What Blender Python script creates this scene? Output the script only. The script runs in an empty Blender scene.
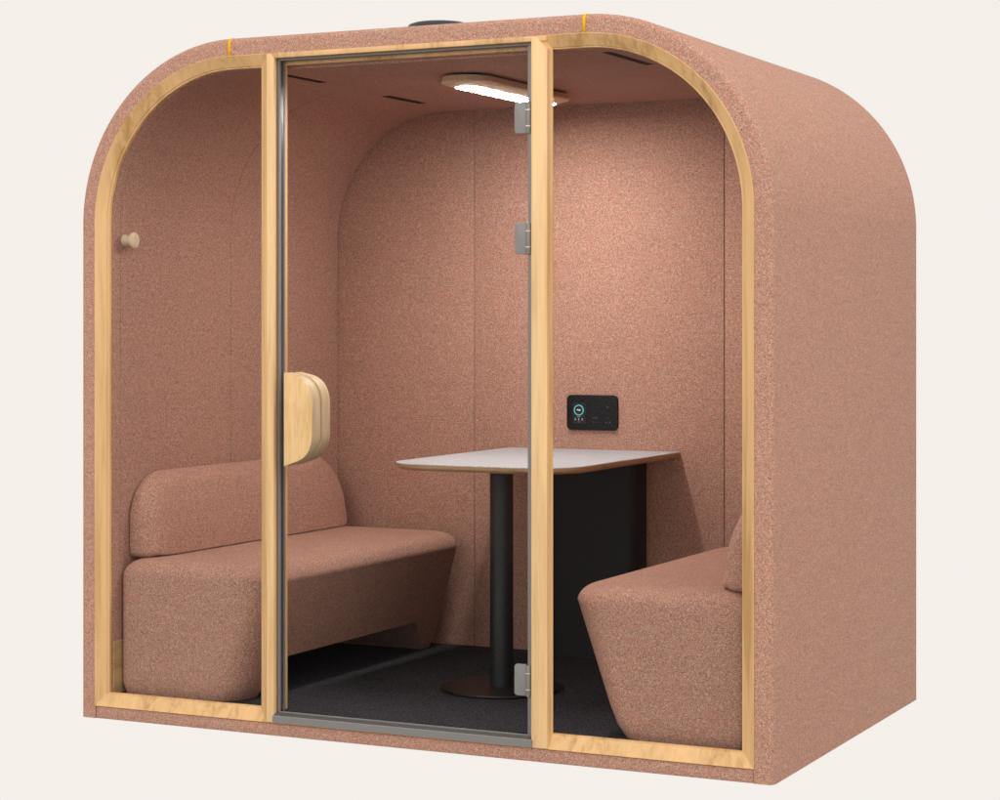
import bpy, bmesh, math, random
from mathutils import Vector
S = bpy.context.scene
COL = S.collection
R = math.radians

# ---------------------------------------------------------------- camera
cam_d = bpy.data.cameras.new("camera")
cam = bpy.data.objects.new("camera", cam_d); COL.objects.link(cam)
cam.location = (4.3207, -5.6969, 1.295)
cam.rotation_euler = (R(90), 0, 0.4546)
cam_d.lens = 76.69; cam_d.sensor_width = 36; cam_d.sensor_fit = 'HORIZONTAL'
cam_d.shift_y = -0.0767
cam_d.clip_end = 200
S.camera = cam

# ---------------------------------------------------------------- studio surround
world = bpy.data.worlds.new("World"); S.world = world; world.use_nodes = True
wn = world.node_tree; wn.nodes.clear()
wo = wn.nodes.new("ShaderNodeOutputWorld"); bg = wn.nodes.new("ShaderNodeBackground")
tc = wn.nodes.new("ShaderNodeTexCoord"); sx = wn.nodes.new("ShaderNodeSeparateXYZ")
rp = wn.nodes.new("ShaderNodeValToRGB"); mr = wn.nodes.new("ShaderNodeMapRange")
mr.inputs['From Min'].default_value = -1; mr.inputs['From Max'].default_value = 1
wn.links.new(tc.outputs['Generated'], sx.inputs[0]); wn.links.new(sx.outputs['Z'], mr.inputs['Value'])
wn.links.new(mr.outputs[0], rp.inputs[0]); wn.links.new(rp.outputs[0], bg.inputs['Color'])
WHITE = (.913, .867, .823, 1)
DIM = (.20, .185, .175, 1)
TOP = (.90, .86, .82, 1)
els = rp.color_ramp.elements
els[0].position = 0.30; els[0].color = DIM
els[1].position = 0.34; els[1].color = WHITE
e = els.new(0.66); e.color = WHITE
e = els.new(0.72); e.color = TOP
bg.inputs['Strength'].default_value = 1.0
wn.links.new(bg.outputs[0], wo.inputs[0])

def area(name, loc, target, sx_, sy_, power, col=(1, .97, .93)):
    d = bpy.data.lights.new(name, 'AREA'); d.shape = 'RECTANGLE'; d.size = sx_; d.size_y = sy_
    d.energy = power; d.color = col
    o = bpy.data.objects.new(name, d); COL.objects.link(o); o.location = loc
    o.rotation_euler = (Vector(target) - Vector(loc)).to_track_quat('-Z', 'Y').to_euler()
    return o
area("studio_key_light", (5.4, -1.5, 5.0), (1.9, .4, 1.2), 2.5, 2.5, 80)
area("studio_front_light", (.6, -5.5, 3.6), (1.2, 0, 1.0), 3.0, 2.5, 85)
S.view_settings.view_transform = 'Standard'; S.view_settings.look = 'None'
S.view_settings.exposure = 0; S.view_settings.gamma = 1

# ---------------------------------------------------------------- dimensions
W, D, H, RO = 2.389, 1.534, 2.2, 0.58
SH = 0.057          # fabric border of the front face
IN = 0.101          # inner face of the lining (sides)
YB = 1.50           # inner face of the back wall
ZF, ZC = 0.075, 2.10

# ---------------------------------------------------------------- materials
def newmat(name):
    m = bpy.data.materials.new(name); m.use_nodes = True
    nt = m.node_tree
    return m, nt, nt.nodes['Principled BSDF']

def N(nt, t, **kw):
    n = nt.nodes.new(t)
    for k, v in kw.items(): setattr(n, k, v)
    return n

def fabric(name, gain=1.0, scale=480, sat=1.0):
    m, nt, p = newmat(name)
    L = nt.links.new
    tc = N(nt, "ShaderNodeTexCoord")
    v = N(nt, "ShaderNodeTexVoronoi"); v.inputs['Scale'].default_value = scale
    v2 = N(nt, "ShaderNodeTexVoronoi"); v2.inputs['Scale'].default_value = scale * .62
    L(tc.outputs['Object'], v.inputs['Vector']); L(tc.outputs['Object'], v2.inputs['Vector'])
    s1 = N(nt, "ShaderNodeSeparateColor"); L(v.outputs['Color'], s1.inputs[0])
    s2 = N(nt, "ShaderNodeSeparateColor"); L(v2.outputs['Color'], s2.inputs[0])
    r1 = N(nt, "ShaderNodeValToRGB"); r1.color_ramp.interpolation = 'CONSTANT'
    cols = [(0, (.55, .288, .208)), (.28, (.44, .206, .15)), (.46, (.195, .16, .13)), (.56, (.62, .375, .275)),
            (.80, (.80, .30, .20)), (.90, (.75, .57, .45))]
    el = r1.color_ramp.elements
    while len(el) > 1: el.remove(el[-1])
    el[0].position = 0; el[0].color = (*[c * gain for c in cols[0][1]], 1)
    for ps, c in cols[1:]:
        q = el.new(ps); q.color = (*[k * gain for k in c], 1)
    L(s1.outputs[0], r1.inputs[0])
    r2 = N(nt, "ShaderNodeValToRGB")
    r2.color_ramp.elements[0].color = (.86, .87, .89, 1); r2.color_ramp.elements[1].color = (1.12, 1.10, 1.08, 1)
    L(s2.outputs[1], r2.inputs[0])
    mx = N(nt, "ShaderNodeMix", data_type='RGBA', blend_type='MULTIPLY'); mx.inputs[0].default_value = 1
    L(r1.outputs[0], mx.inputs[6]); L(r2.outputs[0], mx.inputs[7])
    # woven rows, very faint, and slow tone drift
    no = N(nt, "ShaderNodeTexNoise"); no.inputs['Scale'].default_value = 7; no.inputs['Detail'].default_value = 4
    mp = N(nt, "ShaderNodeMapping"); mp.inputs['Scale'].default_value = (1, 1, 9)
    L(tc.outputs['Object'], mp.inputs[0]); L(mp.outputs[0], no.inputs['Vector'])
    r3 = N(nt, "ShaderNodeValToRGB")
    r3.color_ramp.elements[0].position = .3; r3.color_ramp.elements[0].color = (.97, .97, .97, 1)
    r3.color_ramp.elements[1].position = .7; r3.color_ramp.elements[1].color = (1.025, 1.025, 1.025, 1)
    L(no.outputs['Fac'], r3.inputs[0])
    mx2 = N(nt, "ShaderNodeMix", data_type='RGBA', blend_type='MULTIPLY'); mx2.inputs[0].default_value = 1
    L(mx.outputs[2], mx2.inputs[6]); L(r3.outputs[0], mx2.inputs[7])
    L(mx2.outputs[2], p.inputs['Base Color'])
    p.inputs['Roughness'].default_value = .95
    p.inputs['Specular IOR Level'].default_value = .15
    p.inputs['Sheen Weight'].default_value = .04; p.inputs['Sheen Roughness'].default_value = .5
    b = N(nt, "ShaderNodeBump"); b.inputs['Strength'].default_value = .35; b.inputs['Distance'].default_value = .0015
    L(v.outputs['Distance'], b.inputs['Height']); L(b.outputs[0], p.inputs['Normal'])
    return m

def wood(name, base=(.80, .53, .27), dark=(.60, .36, .155), grain=(1, 1, .05), scale=60, rough=.45):
    m, nt, p = newmat(name); L = nt.links.new
    tc = N(nt, "ShaderNodeTexCoord")
    mp = N(nt, "ShaderNodeMapping"); mp.inputs['Scale'].default_value = grain
    no = N(nt, "ShaderNodeTexNoise"); no.inputs['Scale'].default_value = scale; no.inputs['Detail'].default_value = 6
    no.inputs['Roughness'].default_value = .65; no.inputs['Distortion'].default_value = .4
    L(tc.outputs['Object'], mp.inputs[0]); L(mp.outputs[0], no.inputs['Vector'])
    mp2 = N(nt, "ShaderNodeMapping"); mp2.inputs['Scale'].default_value = tuple(g ** .8 for g in grain)
    n2 = N(nt, "ShaderNodeTexNoise"); n2.inputs['Scale'].default_value = scale * .22; n2.inputs['Detail'].default_value = 3
    L(tc.outputs['Object'], mp2.inputs[0]); L(mp2.outputs[0], n2.inputs['Vector'])
    ad = N(nt, "ShaderNodeMath", operation='ADD'); L(no.outputs['Fac'], ad.inputs[0]); L(n2.outputs['Fac'], ad.inputs[1])
    r = N(nt, "ShaderNodeValToRGB")
    e = r.color_ramp.elements
    e[0].position = .38; e[0].color = (*dark, 1)
    e[1].position = .62; e[1].color = (*[min(1, c * 1.06) for c in base], 1)
    q = e.new(.49); q.color = (*[a * .93 for a in base], 1)
    hf = N(nt, "ShaderNodeMath", operation='MULTIPLY'); hf.inputs[1].default_value = .5
    L(ad.outputs[0], hf.inputs[0]); L(hf.outputs[0], r.inputs[0]); L(r.outputs[0], p.inputs['Base Color'])
    p.inputs['Roughness'].default_value = rough
    p.inputs['Specular IOR Level'].default_value = .35
    b = N(nt, "ShaderNodeBump"); b.inputs['Strength'].default_value = .08; b.inputs['Distance'].default_value = .001
    L(no.outputs['Fac'], b.inputs['Height']); L(b.outputs[0], p.inputs['Normal'])
    return m

def plain(name, col, rough=.5, metal=0, spec=.5, noise=0, nscale=200, emit=0):
    m, nt, p = newmat(name)
    p.inputs['Base Color'].default_value = (*col, 1); p.inputs['Roughness'].default_value = rough
    p.inputs['Metallic'].default_value = metal; p.inputs['Specular IOR Level'].default_value = spec
    if noise:
        tc = N(nt, "ShaderNodeTexCoord"); no = N(nt, "ShaderNodeTexNoise"); no.inputs['Scale'].default_value = nscale
        no.inputs['Detail'].default_value = 5
        r = N(nt, "ShaderNodeValToRGB")
        r.color_ramp.elements[0].position = .35; r.color_ramp.elements[0].color = (*[c * (1 - noise) for c in col], 1)
        r.color_ramp.elements[1].position = .65; r.color_ramp.elements[1].color = (*[min(1, c * (1 + noise)) for c in col], 1)
        nt.links.new(tc.outputs['Object'], no.inputs['Vector']); nt.links.new(no.outputs['Fac'], r.inputs[0])
        nt.links.new(r.outputs[0], p.inputs['Base Color'])
    if emit:
        p.inputs['Emission Color'].default_value = (*col, 1); p.inputs['Emission Strength'].default_value = emit
    return m

def glassmat(name, tint=(.985, .985, .985), k=.12):
    m = bpy.data.materials.new(name); m.use_nodes = True; nt = m.node_tree; nt.nodes.clear()
    o = N(nt, "ShaderNodeOutputMaterial"); t = N(nt, "ShaderNodeBsdfTransparent"); g = N(nt, "ShaderNodeBsdfGlossy")
    fr = N(nt, "ShaderNodeFresnel"); fr.inputs['IOR'].default_value = 1.25
    ml = N(nt, "ShaderNodeMath", operation='MULTIPLY'); ml.inputs[1].default_value = k
    t.inputs[0].default_value = (*tint, 1); g.inputs['Roughness'].default_value = .0
    mx = N(nt, "ShaderNodeMixShader"); nt.links.new(fr.outputs[0], ml.inputs[0]); nt.links.new(ml.outputs[0], mx.inputs[0])
    nt.links.new(t.outputs[0], mx.inputs[1]); nt.links.new(g.outputs[0], mx.inputs[2]); nt.links.new(mx.outputs[0], o.inputs[0])
    return m

FAB = fabric("terracotta_tweed", gain=.97, scale=600)
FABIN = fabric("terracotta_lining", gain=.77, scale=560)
FABSEAT = fabric("terracotta_upholstery", gain=.80, scale=560)
OAK = wood("oak_frame", base=(.83, .52, .235), dark=(.56, .315, .12), scale=40)
OAKM = wood("oak_mullion", base=(.93, .62, .31), dark=(.78, .47, .21))
PLY = wood("ply_edge_side", base=(.66, .50, .31), dark=(.50, .36, .20), grain=(.05, 1, .05), scale=230)
SKIRT = wood("oak_skirting", base=(.52, .35, .17), dark=(.38, .24, .11), grain=(1, .06, 1), scale=90)
HANDLE = wood("birch_handle", base=(.90, .60, .28), dark=(.74, .45, .17), grain=(1, 1, .12), scale=130)
KNOBM = wood("birch_knob", base=(.74, .58, .40), dark=(.6, .44, .28), scale=90)
LAMPW = wood("lamp_wood", base=(.68, .50, .33), dark=(.52, .37, .23), grain=(1, .1, 1), scale=90)
TEDGE = wood("table_edge_wood", base=(.45, .27, .13), dark=(.30, .17, .08), grain=(.1, .1, 1), scale=200)
ALU = plain("anodised_aluminium", (.245, .235, .228), .5, .1, .4)
GASK = plain("grey_seal", (.10, .095, .092), .5, .2)
DARKG = plain("glass_edge", (.075, .065, .07), .3, 0)
HINGE = plain("hinge_steel", (.27, .26, .25), .5, .3)
HINGEL = plain("hinge_pin_steel", (.62, .61, .59), .35, .8)
BLACK = plain("black_powder_coat", (.011, .0105, .012), .42, 0, .4)
BLACKP = plain("black_panel_laminate", (.014, .012, .014), .52, 0, .3)
BASEM = plain("black_base_plate", (.012, .011, .011), .4, .3, .5)
CARPET = plain("black_carpet", (.042, .040, .045), .98, 0, .05, .85, 210)
TTOP = plain("white_laminate", (.47, .48, .50), .5, 0, .4, .35, 260)
VENT = plain("vent_black", (.012, .009, .009), .8, 0, .1)
PLAST = plain("gloss_black_plastic", (.008, .008, .009), .35, 0, .2)
SCREEN = plain("screen_dark", (.018, .019, .023), .35, 0, .2)
TEAL = plain("screen_teal", (.10, .42, .46), .4, 0, .3, emit=.55)
ICON = plain("screen_icon", (.30, .30, .31), .4, 0, .3, emit=.45)
ICOND = plain("print_grey", (.09, .09, .095), .4, 0, .3)
WHITEI = plain("screen_white", (.6, .6, .6), .4, 0, .3, emit=.6)
YEL = plain("yellow_tape", (.98, .56, .004), .7, 0, .1)
GLASS = glassmat("clear_glass")
DIFF = plain("led_diffuser", (1, .965, .93), .5, 0, 0, emit=100)
CAPM = plain("fan_grey", (.035, .035, .04), .5, 0, .5)

# ---------------------------------------------------------------- helpers
def link(name, bm, m, parent=None, smooth=None):
    me = bpy.data.meshes.new(name)
    bmesh.ops.recalc_face_normals(bm, faces=bm.faces[:])
    bm.to_mesh(me); bm.free()
    o = bpy.data.objects.new(name, me); COL.objects.link(o)
    for k in (m if isinstance(m, (list, tuple)) else [m]): me.materials.append(k)
    if smooth is not None:
        me.shade_smooth() if smooth >= 180 else auto(me, smooth)
    if parent: o.parent = parent
    return o

def auto(me, deg):
    me.shade_smooth()
    b = bmesh.new(); b.from_mesh(me)
    for e in b.edges:
        e.smooth = not (len(e.link_faces) == 2 and e.calc_face_angle(0) > R(deg))
    b.to_mesh(me); b.free()

def tag(o, label=None, cat=None, group=None, kind=None):
    if label: o['label'] = label
    if cat: o['category'] = cat
    if group: o['group'] = group
    if kind: o['kind'] = kind
    return o

def empty(name, loc):
    o = bpy.data.objects.new(name, None); COL.objects.link(o); o.location = loc; return o

def keep(ch, parent):
    """parent without moving the world-space mesh"""
    ch.parent = parent
    w = Vector(parent.location); q = parent.parent
    while q: w += Vector(q.location); q = q.parent
    ch.matrix_parent_inverse.identity()
    ch.location = Vector(ch.location) - w
    return ch

def loft(loops, closed_ring=True, cap=False, closed_loops=False):
    bm = bmesh.new()
    L = [[bm.verts.new(p) for p in lp] for lp in loops]
    n = len(L[0]); rng = range(len(L) if closed_loops else len(L) - 1)
    for i in rng:
        a, b = L[i], L[(i + 1) % len(L)]
        for j in range(n if closed_ring else n - 1):
            k = (j + 1) % n
            bm.faces.new((a[j], a[k], b[k], b[j]))
    if cap:
        bm.faces.new(L[0]); bm.faces.new(L[-1])
    return bm

def boxbm(x0, x1, y0, y1, z0, z1, bev=0, seg=2, bm=None):
    b = bmesh.new()
    bmesh.ops.create_cube(b, size=1)
    for v in b.verts:
        v.co = Vector(((x0 + x1) / 2 + v.co.x * (x1 - x0), (y0 + y1) / 2 + v.co.y * (y1 - y0), (z0 + z1) / 2 + v.co.z * (z1 - z0)))
    if bev: bmesh.ops.bevel(b, geom=b.edges[:], offset=bev, segments=seg, profile=.5, affect='EDGES')
    if bm is None: return b
    me = bpy.data.meshes.new("tmp"); b.to_mesh(me); b.free(); bm.from_mesh(me); bpy.data.meshes.remove(me); return bm

def cylbm(r, z0, z1, x, y, seg=48, bev=0, r2=None):
    prof = [(0, z0)]
    r2 = r if r2 is None else r2
    if bev:
        prof += [(r - bev, z0), (r - bev * .3, z0 + bev * .3), (r, z0 + bev), (r2, z1 - bev), (r2 - bev * .3, z1 - bev * .3), (r2 - bev, z1)]
    else: prof += [(r, z0), (r2, z1)]
    return loft([[(x + q * math.cos(2 * math.pi * k / seg), y + q * math.sin(2 * math.pi * k / seg), z) for k in range(seg)]
                 for q, z in prof[1:]], cap=True)

def arch(n, y, zb, nt=None, seg=40):
    """arch outline at inset n from the outer shell (open at the bottom, zb = lowest z)"""
    nt = n if nt is None else nt
    pts = [(n, y, zb)]
    for k in range(seg + 1):
        a = math.pi * .5 * k / seg
        pts.append((RO - (RO - n) * math.cos(a), y, H - RO + (RO - nt) * math.sin(a)))
    for k in range(seg + 1):
        a = math.pi * .5 * k / seg
        pts.append((W - RO + (RO - n) * math.sin(a), y, H - RO + (RO - nt) * math.cos(a)))
    pts.append((W - n, y, zb))
    return pts

def curve_plate(name, outlines, y0, y1, bev, m, parent):
    """flat plate in the XZ plane with holes; outlines: lists of (x,z), the first is the outer one"""
    cu = bpy.data.curves.new(name, 'CURVE'); cu.dimensions = '2D'; cu.fill_mode = 'BOTH'
    for ol in outlines:
        sp = cu.splines.new('POLY'); sp.points.add(len(ol) - 1); sp.use_cyclic_u = True
        for p, (x, z) in zip(sp.points, ol): p.co = (x, z, 0, 1)
    cu.extrude = (y1 - y0) / 2 - bev; cu.bevel_depth = bev; cu.bevel_resolution = 2; cu.offset = -bev
    t = bpy.data.objects.new("tmp", cu); COL.objects.link(t)
    bpy.context.view_layer.update()
    me = bpy.data.meshes.new_from_object(t.evaluated_get(bpy.context.evaluated_depsgraph_get()))
    bpy.data.objects.remove(t)
    for v in me.vertices:
        x, z, y = v.co.x, v.co.y, v.co.z
        v.co = (x, (y0 + y1) / 2 - y, z)
    me.materials.clear(); me.materials.append(m)
    b = bmesh.new(); b.from_mesh(me); bmesh.ops.remove_doubles(b, verts=b.verts[:], dist=1e-5)
    bmesh.ops.recalc_face_normals(b, faces=b.faces[:]); b.to_mesh(me); b.free()
    auto(me, 30)
    o = bpy.data.objects.new(name, me); COL.objects.link(o)
    if parent: o.parent = parent
    return o

def rrect(x0, x1, z0, z1, rs, seg=8):
    """rounded rectangle, radii (bl, br, tr, tl)"""
    out = []
    for (cx, cz, r, a0) in ((x0, z0, rs[0], 180), (x1, z0, rs[1], 270), (x1, z1, rs[2], 0), (x0, z1, rs[3], 90)):
        sxn = 1 if cx == x0 else -1; szn = 1 if cz == z0 else -1
        if r <= 0: out.append((cx, cz)); continue
        for k in range(seg + 1):
            a = R(a0 + 90 * k / seg)
            out.append((cx + sxn * r + r * math.cos(a), cz + szn * r + r * math.sin(a)))
    return out

# ================================================================ THE BOOTH
booth = tag(empty("meeting_booth", (0, 0, 0)),
            "terracotta fabric meeting booth with rounded corners, oak framed glass front and glass door", "meeting booth")

# outer fabric arch
r = .019
prof = [(SH + .002, .045)]
prof += [(SH + .002, .0)]
for k in range(7):
    a = math.pi / 2 * k / 6
    prof.append((r - r * math.sin(a), r - r * math.cos(a)))
for k in range(7):
    a = math.pi / 2 * k / 6
    prof.append((r - r * math.cos(a), D - r + r * math.sin(a)))
prof += [(.06, D), (.06, .06)]
bm = loft([arch(n, y, 0.0) for n, y in prof], closed_ring=False, closed_loops=True)
bm2 = bm
# close the two feet
bm.verts.ensure_lookup_table()
npt = len(arch(0, 0, 0))
for idx in (0, npt - 1):
    bm.faces.new([bm.verts[i * npt + idx] for i in range(len(prof))])
shell = link("outer_shell", bm, FAB, booth, 40)
shell['label'] = "terracotta tweed outer shell with rounded edges"

# plinth below the front frame
pl = link("plinth", boxbm(SH + .0035, W - SH - .0035, .001, .09, .0, .0395, .003), FAB, booth, 30)

# back wall outside
pts = [(x, z) for x, _, z in arch(.004, 0, .01)]
bw = curve_plate("back_wall", [pts], 1.511, 1.5325, .004, FAB, booth)

# lining: two arched bands with a seam between them, walls and ceiling
def lining(name, y0, y1):
    n0, n1 = IN, .060
    t0 = H - ZC
    lo = [arch(n0, y0 + .003, ZF - .02, t0), arch(n0 - .003, y0, ZF - .02, t0 - .003), arch(n1, y0, ZF - .02), arch(n1, y1, ZF - .02),
          arch(n0 - .003, y1, ZF - .02, t0 - .003), arch(n0, y1 - .003, ZF - .02, t0)]
    b = loft(lo, closed_ring=False, closed_loops=True)
    return link(name, b, FABIN, booth, 40)
lining("wall_lining", .078, .7388)
lining("wall_lining", .7412, 1.4975)
# back lining in three panels with 2 mm seams
zt = H - ZC + .0
full = [(x, z) for x, _, z in arch(IN - .01, 0, ZF - .02, zt - .01)]
XS = [(-1, .6945), (.6968, 1.6950), (1.6973, 3)]
def clip(poly, xa, xb):
    def cl(p, c, s):
        out = []
        for i in range(len(p)):
            a, b = p[i], p[(i + 1) % len(p)]
            ia, ib = s * (a[0] - c) >= 0, s * (b[0] - c) >= 0
            if ia: out.append(a)
            if ia != ib:
                t = (c - a[0]) / (b[0] - a[0]); out.append((c, a[1] + t * (b[1] - a[1])))
        return out
    return cl(cl(poly, xa, 1), xb, -1)
for xa, xb in XS:
    curve_plate("back_panel", [clip(full, xa, xb)], YB, 1.5095, .002, FABIN, booth)

# carpeted floor
fl = link("carpeted_floor", boxbm(.061, W - .061, .035, YB, .02, ZF, 0), CARPET, booth)
fl['label'] = "black carpeted floor"
# oak skirting at the foot of both side walls
for x0, x1 in ((IN + .0005, IN + .004), (W - IN - .004, W - IN - .0005)):
    s = link("skirting_board", boxbm(x0, x1, .037, .52, ZF + .001, .250, .001), SKIRT, booth)

# ---------------- front frame
IX = .101
ZS = .086                  # top of bottom rail
ZI = H - .0985             # underside of the top rail in the side windows
ML0, ML1 = .690, .750
MR0, MR1 = 1.641, 1.694
DT = 2.127                 # top of the door opening
def win_left(g=0):
    n = IX - g
    a = [(x, z) for x, _, z in arch(n, 0, ZS - g, .0985 - g)]
    return clip(a, -1, ML0 + g)
def win_right(g=0):
    n = IX - g
    a = [(x, z) for x, _, z in arch(n, 0, ZS - g, .0985 - g)]
    return clip(a, MR1 - g, 9)
def door_hole(g=0): return [(ML1 - g, .060), (MR0 + g, .060), (MR0 + g, DT + g), (ML1 - g, DT + g)]
outer = [(x, z) for x, _, z in arch(SH, 0, .0405)]
def contour(n, zb, xr, zt, y, right=False, seg=40):
    """closed D-shaped contour of a side window; xr is the mullion side"""
    p = [(xr, y, zb), (n, y, zb)]
    for k in range(seg + 1):
        a = math.pi * .5 * k / seg
        p.append((RO - (RO - n) * math.cos(a), y, H - RO + (zt - (H - RO)) * math.sin(a)))
    p.append((xr, y, zt))
    return [(W - x, y_, z) for x, y_, z in p] if right else p
def side_frame(right, xo, xi):
    to, ti = H - SH, H - .0925
    lo = [contour(SH, .0405, xo, to, .0165, right), contour(SH, .0405, xo, to, -.0026, right),
          contour(SH + .0014, .0419, xo - .0005, to - .0014, -.004, right),
          contour(.0905, .0795, xi + .001, ti + .001, .0155, right), contour(.092, .0808, xi, ti, .0170, right),
          contour(.0925, .0813, xi - .0005, ti - .0005, .0190, right)]
    b = loft(lo)
    f = link("window_frame", b, OAK, booth, 20)
    return f
f1 = side_frame(False, .7225, .6895); f1['label'] = "oak frame of the left window"
f2 = side_frame(True, W - 1.667, W - 1.701); f2['label'] = "oak frame of the right window"
link("door_rail", boxbm(.7235, 1.6895, -.0038, .0162, 2.127, H - SH - .0002, .0012), OAK, booth, 30)
link("door_rail", boxbm(.7235, 1.6895, -.0038, .0162, .0407, .0600, .0012), OAK, booth, 30)
ri = [(x, z) for x, _, z in arch(SH + .004, 0, .045)]
gb = curve_plate("glazing_bead", [ri, win_left(.0015), door_hole(), win_right(.0015)], .0195, .0345, .001, OAK, booth)
# fabric band behind the glass line, cut out round the door jamb
a_ = [(x, z) for x, _, z in arch(IN, 0, ZF - .02, H - ZC)]
k_ = len(a_) // 2
hole = a_[:k_] + [(ML1 - .022, ZC), (ML1 - .022, 2.1365), (MR0 + .022, 2.1365), (MR0 + .022, ZC)] + a_[k_:]
o_ = [(x, z) for x, _, z in arch(.0592, 0, ZF - .02)]
curve_plate("wall_lining", [o_ + hole[::-1]], .036, .0775, .0004, FABIN, booth)
# oak jamb behind the door
jo = [(ML1 - .021, .0708), (MR0 + .021, .0708), (MR0 + .021, 2.1355), (ML1 - .021, 2.1355)]
ji = [(ML1 + .0004, .0738), (MR0 - .0004, .0738), (MR0 - .0004, 2.110), (ML1 + .0004, 2.110)]
curve_plate("door_jamb", [jo, ji], .0515, .0745, .0006, OAK, booth)
# mullions
def mull(x0, x1):
    zt = H - SH - .0015
    pts = [(x0, .0425), (x1, .0425), (x1, ZI + .0005), (x1 - .012, zt - .026), (x1 - .030, zt), (x0 + .006, zt), (x0, zt - .012)]
    m = curve_plate("mullion", [pts], -.0062, .0125, .0012, OAKM, booth)
    return m
def mull2(x0, x1, top_r):
    zt = H - SH - .002
    w = x1 - x0
    pts = [(x0 + .0006, .043), (x1 - .0006, .043), (x1 - .0006, top_r), (x1 - (zt - top_r), zt), (x0 + .0006, zt)]
    return curve_plate("mullion", [pts], -.0058, .0125, .0012, OAKM, booth)
mull2(.722, ML1, DT + .0)
mull2(MR0, MR1, ZI)

# fixed glass panes
def pane(name, pts, y0, y1, parent):
    return curve_plate(name, [pts], y0, y1, .0004, GLASS, parent)
pane("glass_pane", win_left(.004), .0250, .0300, booth)
pane("glass_pane", win_right(.004), .0250, .0300, booth)

# threshold and jamb seals
b = bmesh.new()
pr = [(-.010, .0435), (-.010, .064), (-.0070, .0660), (.004, .0672), (.0145, .0690), (.0145, .0700), (.0742, .0704), (.0742, .0435)]
x0, x1 = ML1 - .003, MR0 + .004
b = loft([[(x, y, z) for y, z in pr] for x in (x0, x1)], cap=True)
th = link("door_threshold", b, ALU, booth)
link("door_bottom_seal", boxbm(ML1 + .001, MR0 - .001, -.0055, .013, .0645, .0712, .0004), GASK, booth)
def ring(name, g, t, y0, y1, m, parent):
    o_ = [(ML1 + g, .0706), (MR0 - g, .0706), (MR0 - g, DT - g), (ML1 + g, DT - g)]
    i_ = [(ML1 + g + t, .0706 + .004), (MR0 - g - t, .0706 + .004), (MR0 - g - t, DT - g - t), (ML1 + g + t, DT - g - t)]
    return curve_plate(name, [o_, i_], y0, y1, .0006, m, parent)
ring("jamb_seal", .0005, .0065, .0150, .0262, ALU, booth)
link("jamb_seal", boxbm(1.6205, MR0 - .008, .0152, .0262, .0745, 2.1195, .0006), ALU, booth, 30)
ring("jamb_seal", .0005, .0065, .0412, .0508, ALU, booth)

# ---------------- the door: a frameless glass leaf
door = pane("glass_door", [(ML1 + .0062, .0745), (MR0 - .0062, .0745), (MR0 - .0062, DT - .006), (ML1 + .0062, DT - .006)], .0290, .0385, booth)
door['label'] = "clear glass door leaf with wooden pull and grey hinges"
b = boxbm(ML1 + .0052, ML1 + .0062, .027, .041, .096, DT - .0075, 0)
link("door_edge_strip", b, DARKG, door)
# handle
def handle_outline(x0, x1, z0, z1):
    p = [(x0, z0)]
    # lower right: long easy curve
    def bez(a, b, c, n=8): return [((1-t)**2*a[0]+2*t*(1-t)*b[0]+t*t*c[0], (1-t)**2*a[1]+2*t*(1-t)*b[1]+t*t*c[1]) for t in [i/n for i in range(n+1)]]
    w = x1 - x0
    p += bez((x0 + w*.5, z0 + .018), (x0 + w*.97, z0 + .036), (x1, z0 + .098))
    p += bez((x1, z1 - .092), (x0 + w*.97, z1 - .030), (x0 + w*.45, z1 - .010))
    p += [(x0, z1)]
    return p
HX = .796
h1 = curve_plate("door_handle", [handle_outline(HX, HX + .103, .848, 1.141)], -.022, .0289, .002, PLY, door)
h2 = curve_plate("door_handle", [handle_outline(HX + .0015, HX + .1025, .850, 1.141)], .0387, .090, .004, PLY, door)
h1.data.materials.append(HANDLE)
for f in h1.data.polygons:
    if f.normal.y < -.8 and f.center.y < 0: f.material_index = 1
h1['label'] = "honey coloured wooden pull on the outer face of the glass"
h2['label'] = "pale laminated wooden pull on the inner face of the glass"
for hz in (1.906, 1.547, .235):
    hg = curve_plate("hinge", [rrect(1.5735, 1.6125, hz - .047, hz + .047, (.010, 0, 0, .010))], .0215, .0285, .001, HINGE, door)
    hb = boxbm(1.6175, 1.6305, .010, .0255, hz - .049, hz + .046, .003)
    k = link("hinge_knuckle", hb, HINGE, hg, 30)
    for dz in (-.026, .022):
        link("hinge_pin_ring", boxbm(1.6165, 1.6312, .0090, .026, hz + dz - .0014, hz + dz + .0014, 0), HINGEL, hg)

# yellow seam tags on the top corners
for xx in (RO, W - RO):
    b = bmesh.new()
    path = [(H - SH - .001, -.0008)]
    for k in range(7):
        a = math.pi / 2 * k / 6
        path.append((H - r + (r + .0008) * math.sin(a), r - (r + .0008) * math.cos(a)))
    path.append((H + .0008, .034))
    A = [b.verts.new((xx - .0045, y, z)) for z, y in path]; B = [b.verts.new((xx + .0045, y, z)) for z, y in path]
    for i in range(len(path) - 1): b.faces.new((A[i], B[i], B[i + 1], A[i + 1]))
    o = link("seam_tag", b, YEL, booth, 180)
    md = o.modifiers.new("t", 'SOLIDIFY'); md.thickness = .0012; md.offset = 0
    o['label'] = "thin yellow strip on the fabric seam"

# ceiling vents (slots in the lining)
for x0, x1, y0, y1 in ((.648, .676, .20, .44), (.628, .660, .905, 1.18), (1.816, 1.872, .12, .46), (1.835, 1.868, .905, 1.18)):
    b = boxbm(x0, x1, y0, y1, ZC - .0015, ZC + .004, 0)
    link("ceiling_vent", b, VENT, booth)

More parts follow.
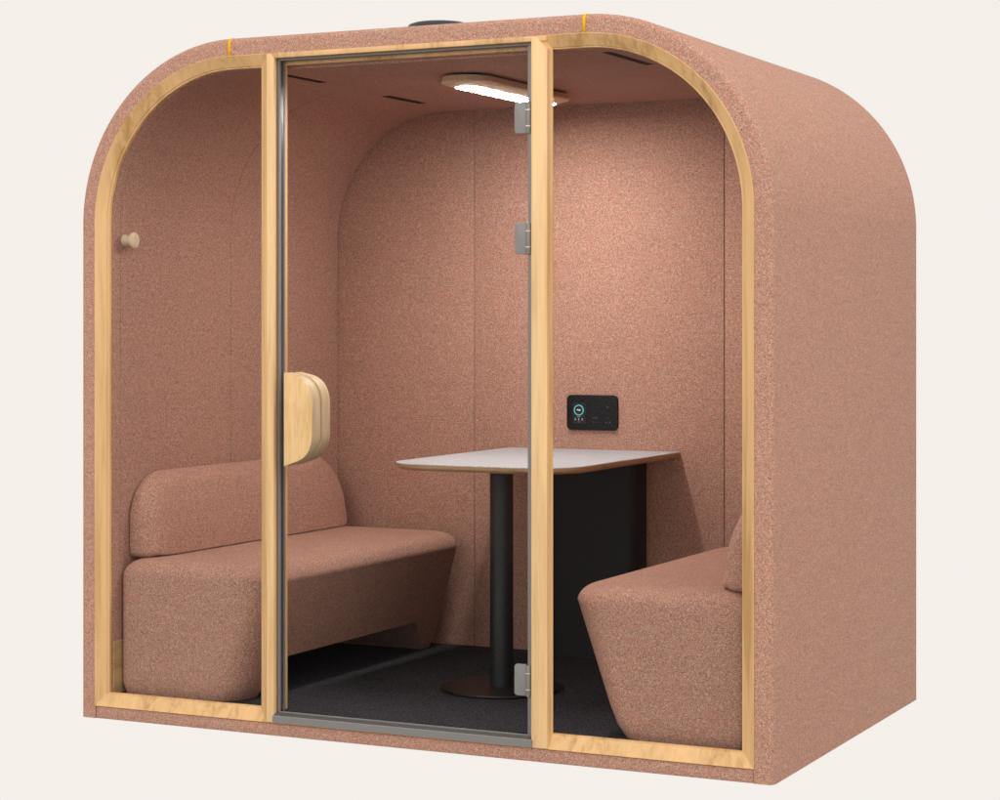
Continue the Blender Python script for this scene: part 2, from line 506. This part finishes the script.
# fan housing on the roof
fc = link("roof_fan_cover", loft([[(1.045 + q * math.cos(t * math.pi / 32), .55 + q * math.sin(t * math.pi / 32), z) for t in range(64)]
          for q, z in ((.108, H - .002), (.108, 2.272), (.101, 2.281), (.086, 2.286), (.02, 2.288))], cap=True), CAPM, booth, 40)

# ================================================================ BENCH SOFAS
def section(z, inset, xf, y0, y1, rc_f, rc_b, mir, xw=.104):
    a = rrect(xw + inset, xf - inset, y0 + inset, y1 - inset, (rc_b, max(rc_f, .065 if mir else .105), rc_f, rc_b), 10)
    return [((W - x if mir else x), y, z) for x, y in a]

def sofa(mir, label):
    root = tag(empty("bench_sofa", (W - .4 if mir else .4, .75, ZF)), label, "sofa", "bench sofas facing each other in the booth")
    zt = .522; rr = .062
    xb_, xt_ = (.508, .678) if mir else (.560, .703)
    xf = lambda z: xb_ + (xt_ - xb_) * min(1, (z - ZF) / (zt - .05 - ZF))
    lo = []
    for z in (ZF + .0005,):
        lo.append(section(z, .008, xf(z), .070, 1.447, .045, .03, mir))
    for i in range(1, 14):
        z = ZF + .01 + (zt - rr - ZF - .01) * i / 13
        lo.append(section(z, .0, xf(z), .070, 1.447, .045 + .085 * i / 13, .03, mir))
    for k in range(1, 10):
        a = math.pi / 2 * k / 10
        ins = rr * (1 - math.cos(a)); z = zt - rr + rr * math.sin(a) * .92
        lo.append(section(z, ins, xf(zt), .070, 1.447, max(.02, .13 - ins * .5), max(.012, .03 - ins * .3), mir))
    lo.append(section(zt - .002, rr + .03, xf(zt), .070, 1.447, .09, .012, mir))
    lo.append(section(zt + .001, rr + .10, xf(zt), .070, 1.447, .05, .01, mir))
    b = loft(lo, cap=True)
    seat = link("seat", b, FABSEAT, None, 180)
    seat.name = "seat"
    xa, xb = (W - 1.2, W - .05) if mir else (.05, 1.2)
    cq = [(.19, ZF - .02), (1.36, ZF - .02), (1.205, .197), (.27, .197)]
    cut_b = loft([[(x, y, z) for y, z in cq] for x in (xa, xb)], cap=True)
    cut = link("cut", cut_b, FABSEAT)
    md = seat.modifiers.new("b", 'BOOLEAN'); md.object = cut; md.operation = 'DIFFERENCE'; md.solver = 'EXACT'
    bpy.context.view_layer.update()
    me = bpy.data.meshes.new_from_object(seat.evaluated_get(bpy.context.evaluated_depsgraph_get()))
    seat.modifiers.clear(); seat.data = me
    bpy.data.objects.remove(cut)
    auto(me, 40)
    keep(seat, root)
    # back cushion: a leaning pillow profile, rounded ends
    y0, y1 = .122, 1.42
    lo = []
    n = 40
    za, zb = .516, .797
    # stack of vertical slabs through the thickness (x), outline in YZ with large upper radii
    T = .112
    xs = [(.103, .012), (.106, .002), (.109, 0)] + [(.103 + T - .060 + .060 * math.sin(math.pi/2*k/12), .060 * (1 - math.cos(math.pi/2*k/12))) for k in range(13)]
    xs += [(.103 + T + .003, .085), (.103 + T + .004, .115)]
    for x, ins in xs:
        q = rrect(y0 + ins, y1 - ins, za + min(ins, .012) * .7, zb - ins, (max(.028 - ins * .2, .01), max(.028 - ins * .2, .01), max(.16 - ins * .7, .02), max(.16 - ins * .7, .02)), 12)
        lp = []
        for (y, z) in q:
            lean = (z - za) / (zb - za)
            xx = x - .055 * lean ** 1.3 * max(0, min(1, (x - .109) / .07))
            lp.append((W - xx if mir else xx, y, z))
        lo.append(lp)
    bk = link("backrest", loft(lo, cap=True), FABSEAT, None, 180)
    keep(bk, root)
    return root
sofa(False, "left terracotta bench sofa, below the round wooden wall knob")
sofa(True, "right terracotta bench sofa, seen end on through the right window")

# ================================================================ TABLE
table = tag(empty("table", (1.2, .69, ZF)), "white topped table with round black pedestal leg against the back wall", "table")
TX0, TX1, TY0, TY1 = .846, 1.528, .49, YB - .002
tp = rrect(TX0, TX1, TY0, TY1, (.165, .165, .004, .004), 12)
def ins(poly, d):
    cx, cy = (TX0 + TX1) / 2, (TY0 + TY1) / 2
    return [(x + (d if x < cx - .0 else -d) * 1.0, y + (d if y < cy else 0)) for x, y in poly]
lo = [[(x, y, z) for x, y in ins(tp, d)] for d, z in ((.010, .8085), (.0015, .8165), (0, .8225), (0, .8275))]
te = link("table_edge", loft(lo, cap=True), TEDGE, None, 30); keep(te, table)
lo = [[(x, y, z) for x, y in ins(tp, d)] for d, z in ((.0, .8279), (0, .8296), (.0008, .8304))]
tt = link("tabletop", loft(lo, cap=True), TTOP, None, 30); keep(tt, table)
keep(link("leg", cylbm(.039, ZF + .012, .812, 1.205, .69, 64), BLACK, None, 40), table)
keep(link("base_plate", cylbm(.204, ZF + .001, ZF + .0115, 1.205, .69, 96, .003), BASEM, None, 40), table)
lo = [[(x, y, z) for x, y in rrect(.985, 1.397, 1.392, YB - .001, (.04, .045, .001, .001), 10)] for z in (ZF + .001, .8115)]
pn = link("wall_support_panel", loft(lo, cap=True), BLACKP, None, 30); keep(pn, table)
pn['label'] = "black upright panel under the table at the back wall"

# ================================================================ CEILING LAMP
lamp = tag(empty("ceiling_lamp", (1.195, .70, ZC)), "long oval wooden ceiling lamp with glowing white diffuser", "lamp")
LX, LY0, LY1 = 1.195, .375, 1.135
def stad(hw, z, off=0):
    out = []
    c0, c1 = LY0 + .09, LY1 - .09
    for k in range(25):
        a = math.pi + math.pi * k / 24; out.append((LX + hw * math.cos(a), c0 + hw * math.sin(a), z))
    for k in range(25):
        a = math.pi * k / 24; out.append((LX + hw * math.cos(a), c1 + hw * math.sin(a), z))
    return out
bd = link("lamp_body", loft([stad(.038, 2.0595), stad(.043, 2.0585), stad(.087, 2.0715), stad(.089, 2.074), stad(.083, 2.0925), stad(.05, 2.093)], cap=True), LAMPW, None, 30); keep(bd, lamp)
cp = link("mounting_plate", loft([stad(.055, 2.0932), stad(.055, ZC - .0004)], cap=True), VENT, None, 30); keep(cp, lamp)
df = link("lamp_diffuser", loft([stad(.0425, 2.0582), stad(.041, 2.0575), stad(.02, 2.0573)], cap=True), DIFF, None, 30); keep(df, lamp)

# ================================================================ CONTROL PANEL
cpn = tag(empty("control_panel", (1.1845, YB, .91)), "small black touch control panel with teal ring on the back wall", "control panel")
k = curve_plate("panel_body", [rrect(1.0835, 1.2865, .908, 1.037, (.018,) * 4, 8)], YB - .012, YB - .0005, .0015, PLAST, None); keep(k, cpn)
PY = YB - .0122
def flat(name, pts, m, d=.0006, y=PY):
    b = bmesh.new()
    f = loft([[(x, y - d, z) for x, z in pts], [(x, y, z) for x, z in pts]], cap=True)
    return link(name, f, m)
sc_ = flat("screen", rrect(1.1075, 1.1595, .932, 1.008, (.002,) * 4, 3), SCREEN); keep(sc_, cpn)
def ann(cx, cz, r0, r1, y):
    n = 40
    lo = [[(cx + q * math.cos(2 * math.pi * k / n), yy, cz + q * math.sin(2 * math.pi * k / n)) for k in range(n)] for q, yy in ((r0, y), (r1, y), (r1, y - .0005), (r0, y - .0005))]
    return loft(lo, closed_loops=True)
def sub(o, par):
    o.parent = par; o.location = (0, 0, 0) 
    return o
y2 = PY - .0007
sub(link("status_ring", ann(1.133, .981, .0165, .0195, y2), TEAL), sc_)
b = bmesh.new()
for xx, zz, w_, h_ in ((1.127, .982, .004, .004), (1.132, .9815, .003, .0048), (1.137, .981, .0045, .005), ):
    boxbm(xx - w_ / 2, xx + w_ / 2, y2 - .0004, y2, zz - h_ / 2, zz + h_ / 2, bm=b)
sub(link("ring_text", b, WHITEI), sc_)
b = bmesh.new()
for xx in (1.119, 1.133, 1.147):
    boxbm(xx - .0022, xx + .0022, y2 - .0004, y2, .9435, .9465, bm=b); boxbm(xx - .0016, xx + .0016, y2 - .0004, y2, .9478, .9515, bm=b)
boxbm(1.1265, 1.1395, y2 - .0004, y2, .9565, .9580, bm=b); boxbm(1.1295, 1.1365, y2 - .0004, y2, .9370, .9380, bm=b)
sub(link("screen_icons", b, ICON), sc_)
for xx, zz, w_, h_ in ((1.1915, .953, .003, .004), (1.1985, .9535, .003, .005), (1.2045, .954, .004, .005), (1.1915, .938, .003, .005), (1.2015, .937, .002, .002), (1.2095, .938, .002, .002),
                       (1.2415, .953, .002, .002), (1.2495, .9535, .003, .003), (1.2425, .937, .004, .005), (1.2565, .938, .004, .006), (1.2475, .994, .003, .008)):
    keep(link("printed_symbol", boxbm(xx - w_ / 2, xx + w_ / 2, PY - .0004, PY, zz - h_ / 2, zz + h_ / 2, 0), ICOND), cpn)
cpn.location.z -= .006

# ================================================================ COAT KNOB
knob = tag(empty("coat_knob", (IN, .12, 1.572)), "turned pale wood coat knob on the left inner wall", "coat knob")
KY, KZ = .10, 1.570
prof = [(0.0, .001), (.019, .001), (.0185, .002), (.0165, .018), (.016, .026), (.020, .030), (.026, .034), (.0268, .038), (.0262, .042), (.022, .045), (.012, .0462)]
lo = [[(IN + .0005 + d, KY + q * math.cos(2 * math.pi * k / 40), KZ + q * math.sin(2 * math.pi * k / 40)) for k in range(40)] for q, d in prof[1:]]
stem = link("knob_stem", loft(lo[:5], cap=True), KNOBM, None, 40); keep(stem, knob)
kc = link("knob_cap", loft(lo[4:], cap=True), KNOBM, None, 40); keep(kc, knob)
